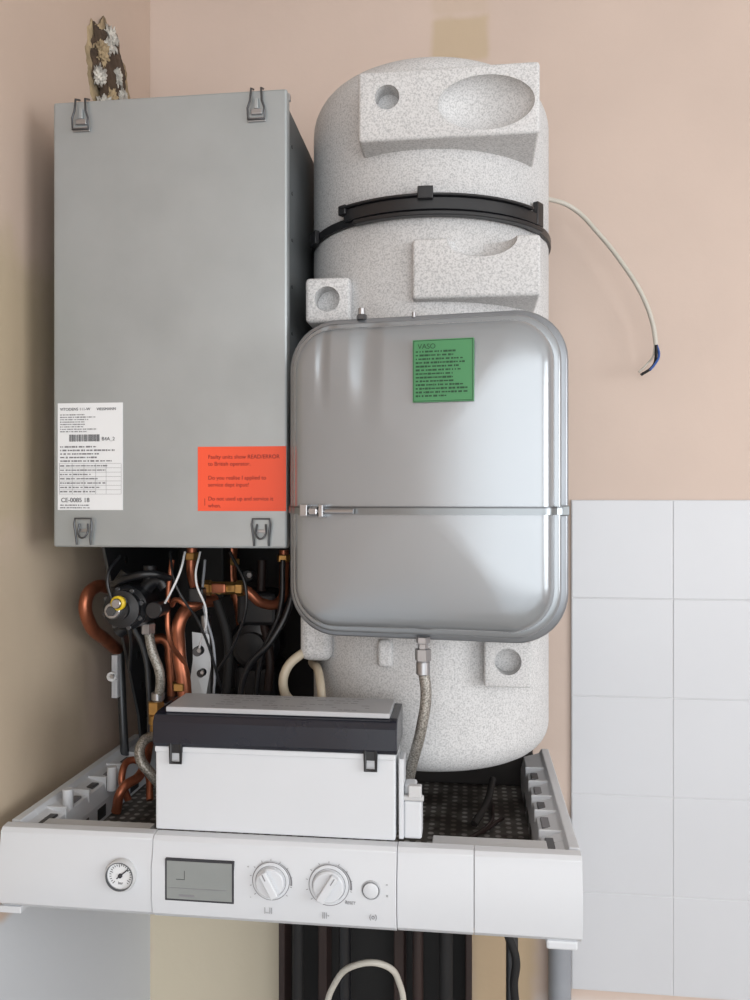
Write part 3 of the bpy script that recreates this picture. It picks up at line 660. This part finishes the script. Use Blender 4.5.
# ================= hole in wall (ragged foam/mortar)
FH=group('flue_hole_in_wall',(XL,-.15,1.5+.625))
def blob(name,c,sc,m,seed,amp=.35,fr=2.2):
    bm=bmesh.new(); bmesh.ops.create_icosphere(bm,subdivisions=5,radius=1)
    for v in bm.verts:
        n=noise.fractal(v.co*fr+Vector((seed,seed*2,0)),.8,2.2,4); v.co*=1+amp*n
        v.co=Vector((v.co.x*sc[0]+c[0],v.co.y*sc[1]+c[1],v.co.z*sc[2]+c[2]))
    me=bpy.data.meshes.new(name); bm.to_mesh(me); bm.free(); me.materials.append(m)
    for p in me.polygons: p.use_smooth=True
    return fin(bpy.data.objects.new(name,me),FH)
M_mortar=mat('ragged_mortar',(150,132,104),.95,0,.6,30,1,80)
M_foam=mat('rock_wool',(180,176,168),.95,0,.6,60,1,120)
M_holeshade=mat('hole_shade',(70,56,44),.95,0,.6,40,1,90)  # dark brown paints the shade inside the hole, which is not cut
blob('mortar_rim',(XL-.002,-.155,2.112),(.010,.066,.078),M_mortar,3,.25)
blob('dark_core',(XL+.004,-.16,2.115),(.009,.050,.062),M_holeshade,8,.25)
for i,(y,z,s) in enumerate([(-.195,2.125,.011),(-.15,2.115,.010),(-.135,2.09,.013),(-.165,2.075,.010),(-.20,2.09,.009),(-.165,2.16,.012),(-.125,2.06,.012),(-.185,2.055,.010),(-.18,2.14,.008)]):
    blob('wool_%d'%i,(XL+.009,y,z),(.008,s,s*1.4),M_foam if i%3 else M_mortar,20+i,.6,3)

# ================= lower niche / pipes below boiler
N=group('pipe_cupboard_recess',(-.15,-.03,.75))
nx0,nx1=P(280,960,-.05).x,P(472,960,-.05).x
box('back',nx0,nx1,-.012,-.001,0,1.06,M_blackm,N,0)
box('side_l',nx0,nx0+.010,-.06,-.012,0,1.06,M_wood,N,.002)
box('side_r',nx1-.010,nx1,-.06,-.012,0,1.06,M_wood,N,.002)
xm=P(325,960,-.05).x; box('post_a',xm-.010,xm+.004,-.055,-.012,0,1.06,M_wood,N,.002)
xm=P(398,960,-.05).x; box('post_b',xm-.006,xm+.010,-.055,-.012,0,1.06,M_wood,N,.002)
U=group('supply_pipes',(-.1,-.1,.8))
for i,(u,r,m,y) in enumerate([(298,.008,M_blackm,-.085),(345,.009,M_black,-.085),(418,.008,M_wood,-.08),(446,.010,M_blackm,-.085),(512,.009,M_dsteel,-.06)]):
    x=P(u,960,y).x; cyl('pipe_%d'%i,(x,y,0),r,1.085-.02,'z',m,U,24)
x=P(560,960,-.03).x; cyl('waste_pipe',(x,-.025,0),.017,1.02,'z',M_pipegrey,U,32)
tube('white_flex',[P(322,1030,-.2),P(334,985,-.22),P(356,965,-.24),P(384,965,-.24),P(400,985,-.22),P(404,1030,-.2)],.004,M_cable,U)
tube('dark_flex',[P(508,935,-.10),P(516,960,-.10),P(514,985,-.1),P(520,1030,-.1)],.006,M_blackm,U)

# ================= light
w=bpy.data.worlds.new('World'); S.world=w; w.use_nodes=True
w.node_tree.nodes['Background'].inputs['Color'].default_value=(.95,.975,1,1); w.node_tree.nodes['Background'].inputs['Strength'].default_value=1.55
def area(name,loc,target,sx,sy,e,col):
    l=bpy.data.lights.new(name,'AREA'); l.shape='RECTANGLE'; l.size=sx; l.size_y=sy; l.energy=e; l.color=col
    o=bpy.data.objects.new(name,l); o.location=loc; o.rotation_euler=(Vector(target)-Vector(loc)).to_track_quat('-Z','Y').to_euler(); S.collection.objects.link(o)
area('window_daylight',(2.27,-1.8,1.6),(0,-1.3,1.5),1.4,1.05,33,(.96,.98,1))
area('front_fill',(.5,-3.1,1.7),(-.2,0,1.5),2.6,1.8,26,(.98,.99,1))  # added frontal fill lamp behind the camera, softens the shadows
# ================= camera
cd=bpy.data.cameras.new('camera'); cd.sensor_fit='VERTICAL'; cd.sensor_height=36; cd.lens=36*F/1000; cd.clip_start=.01
co=bpy.data.objects.new('camera',cd); co.location=CAM; co.rotation_euler=(math.pi/2,0,TH); S.collection.objects.link(co); S.camera=co
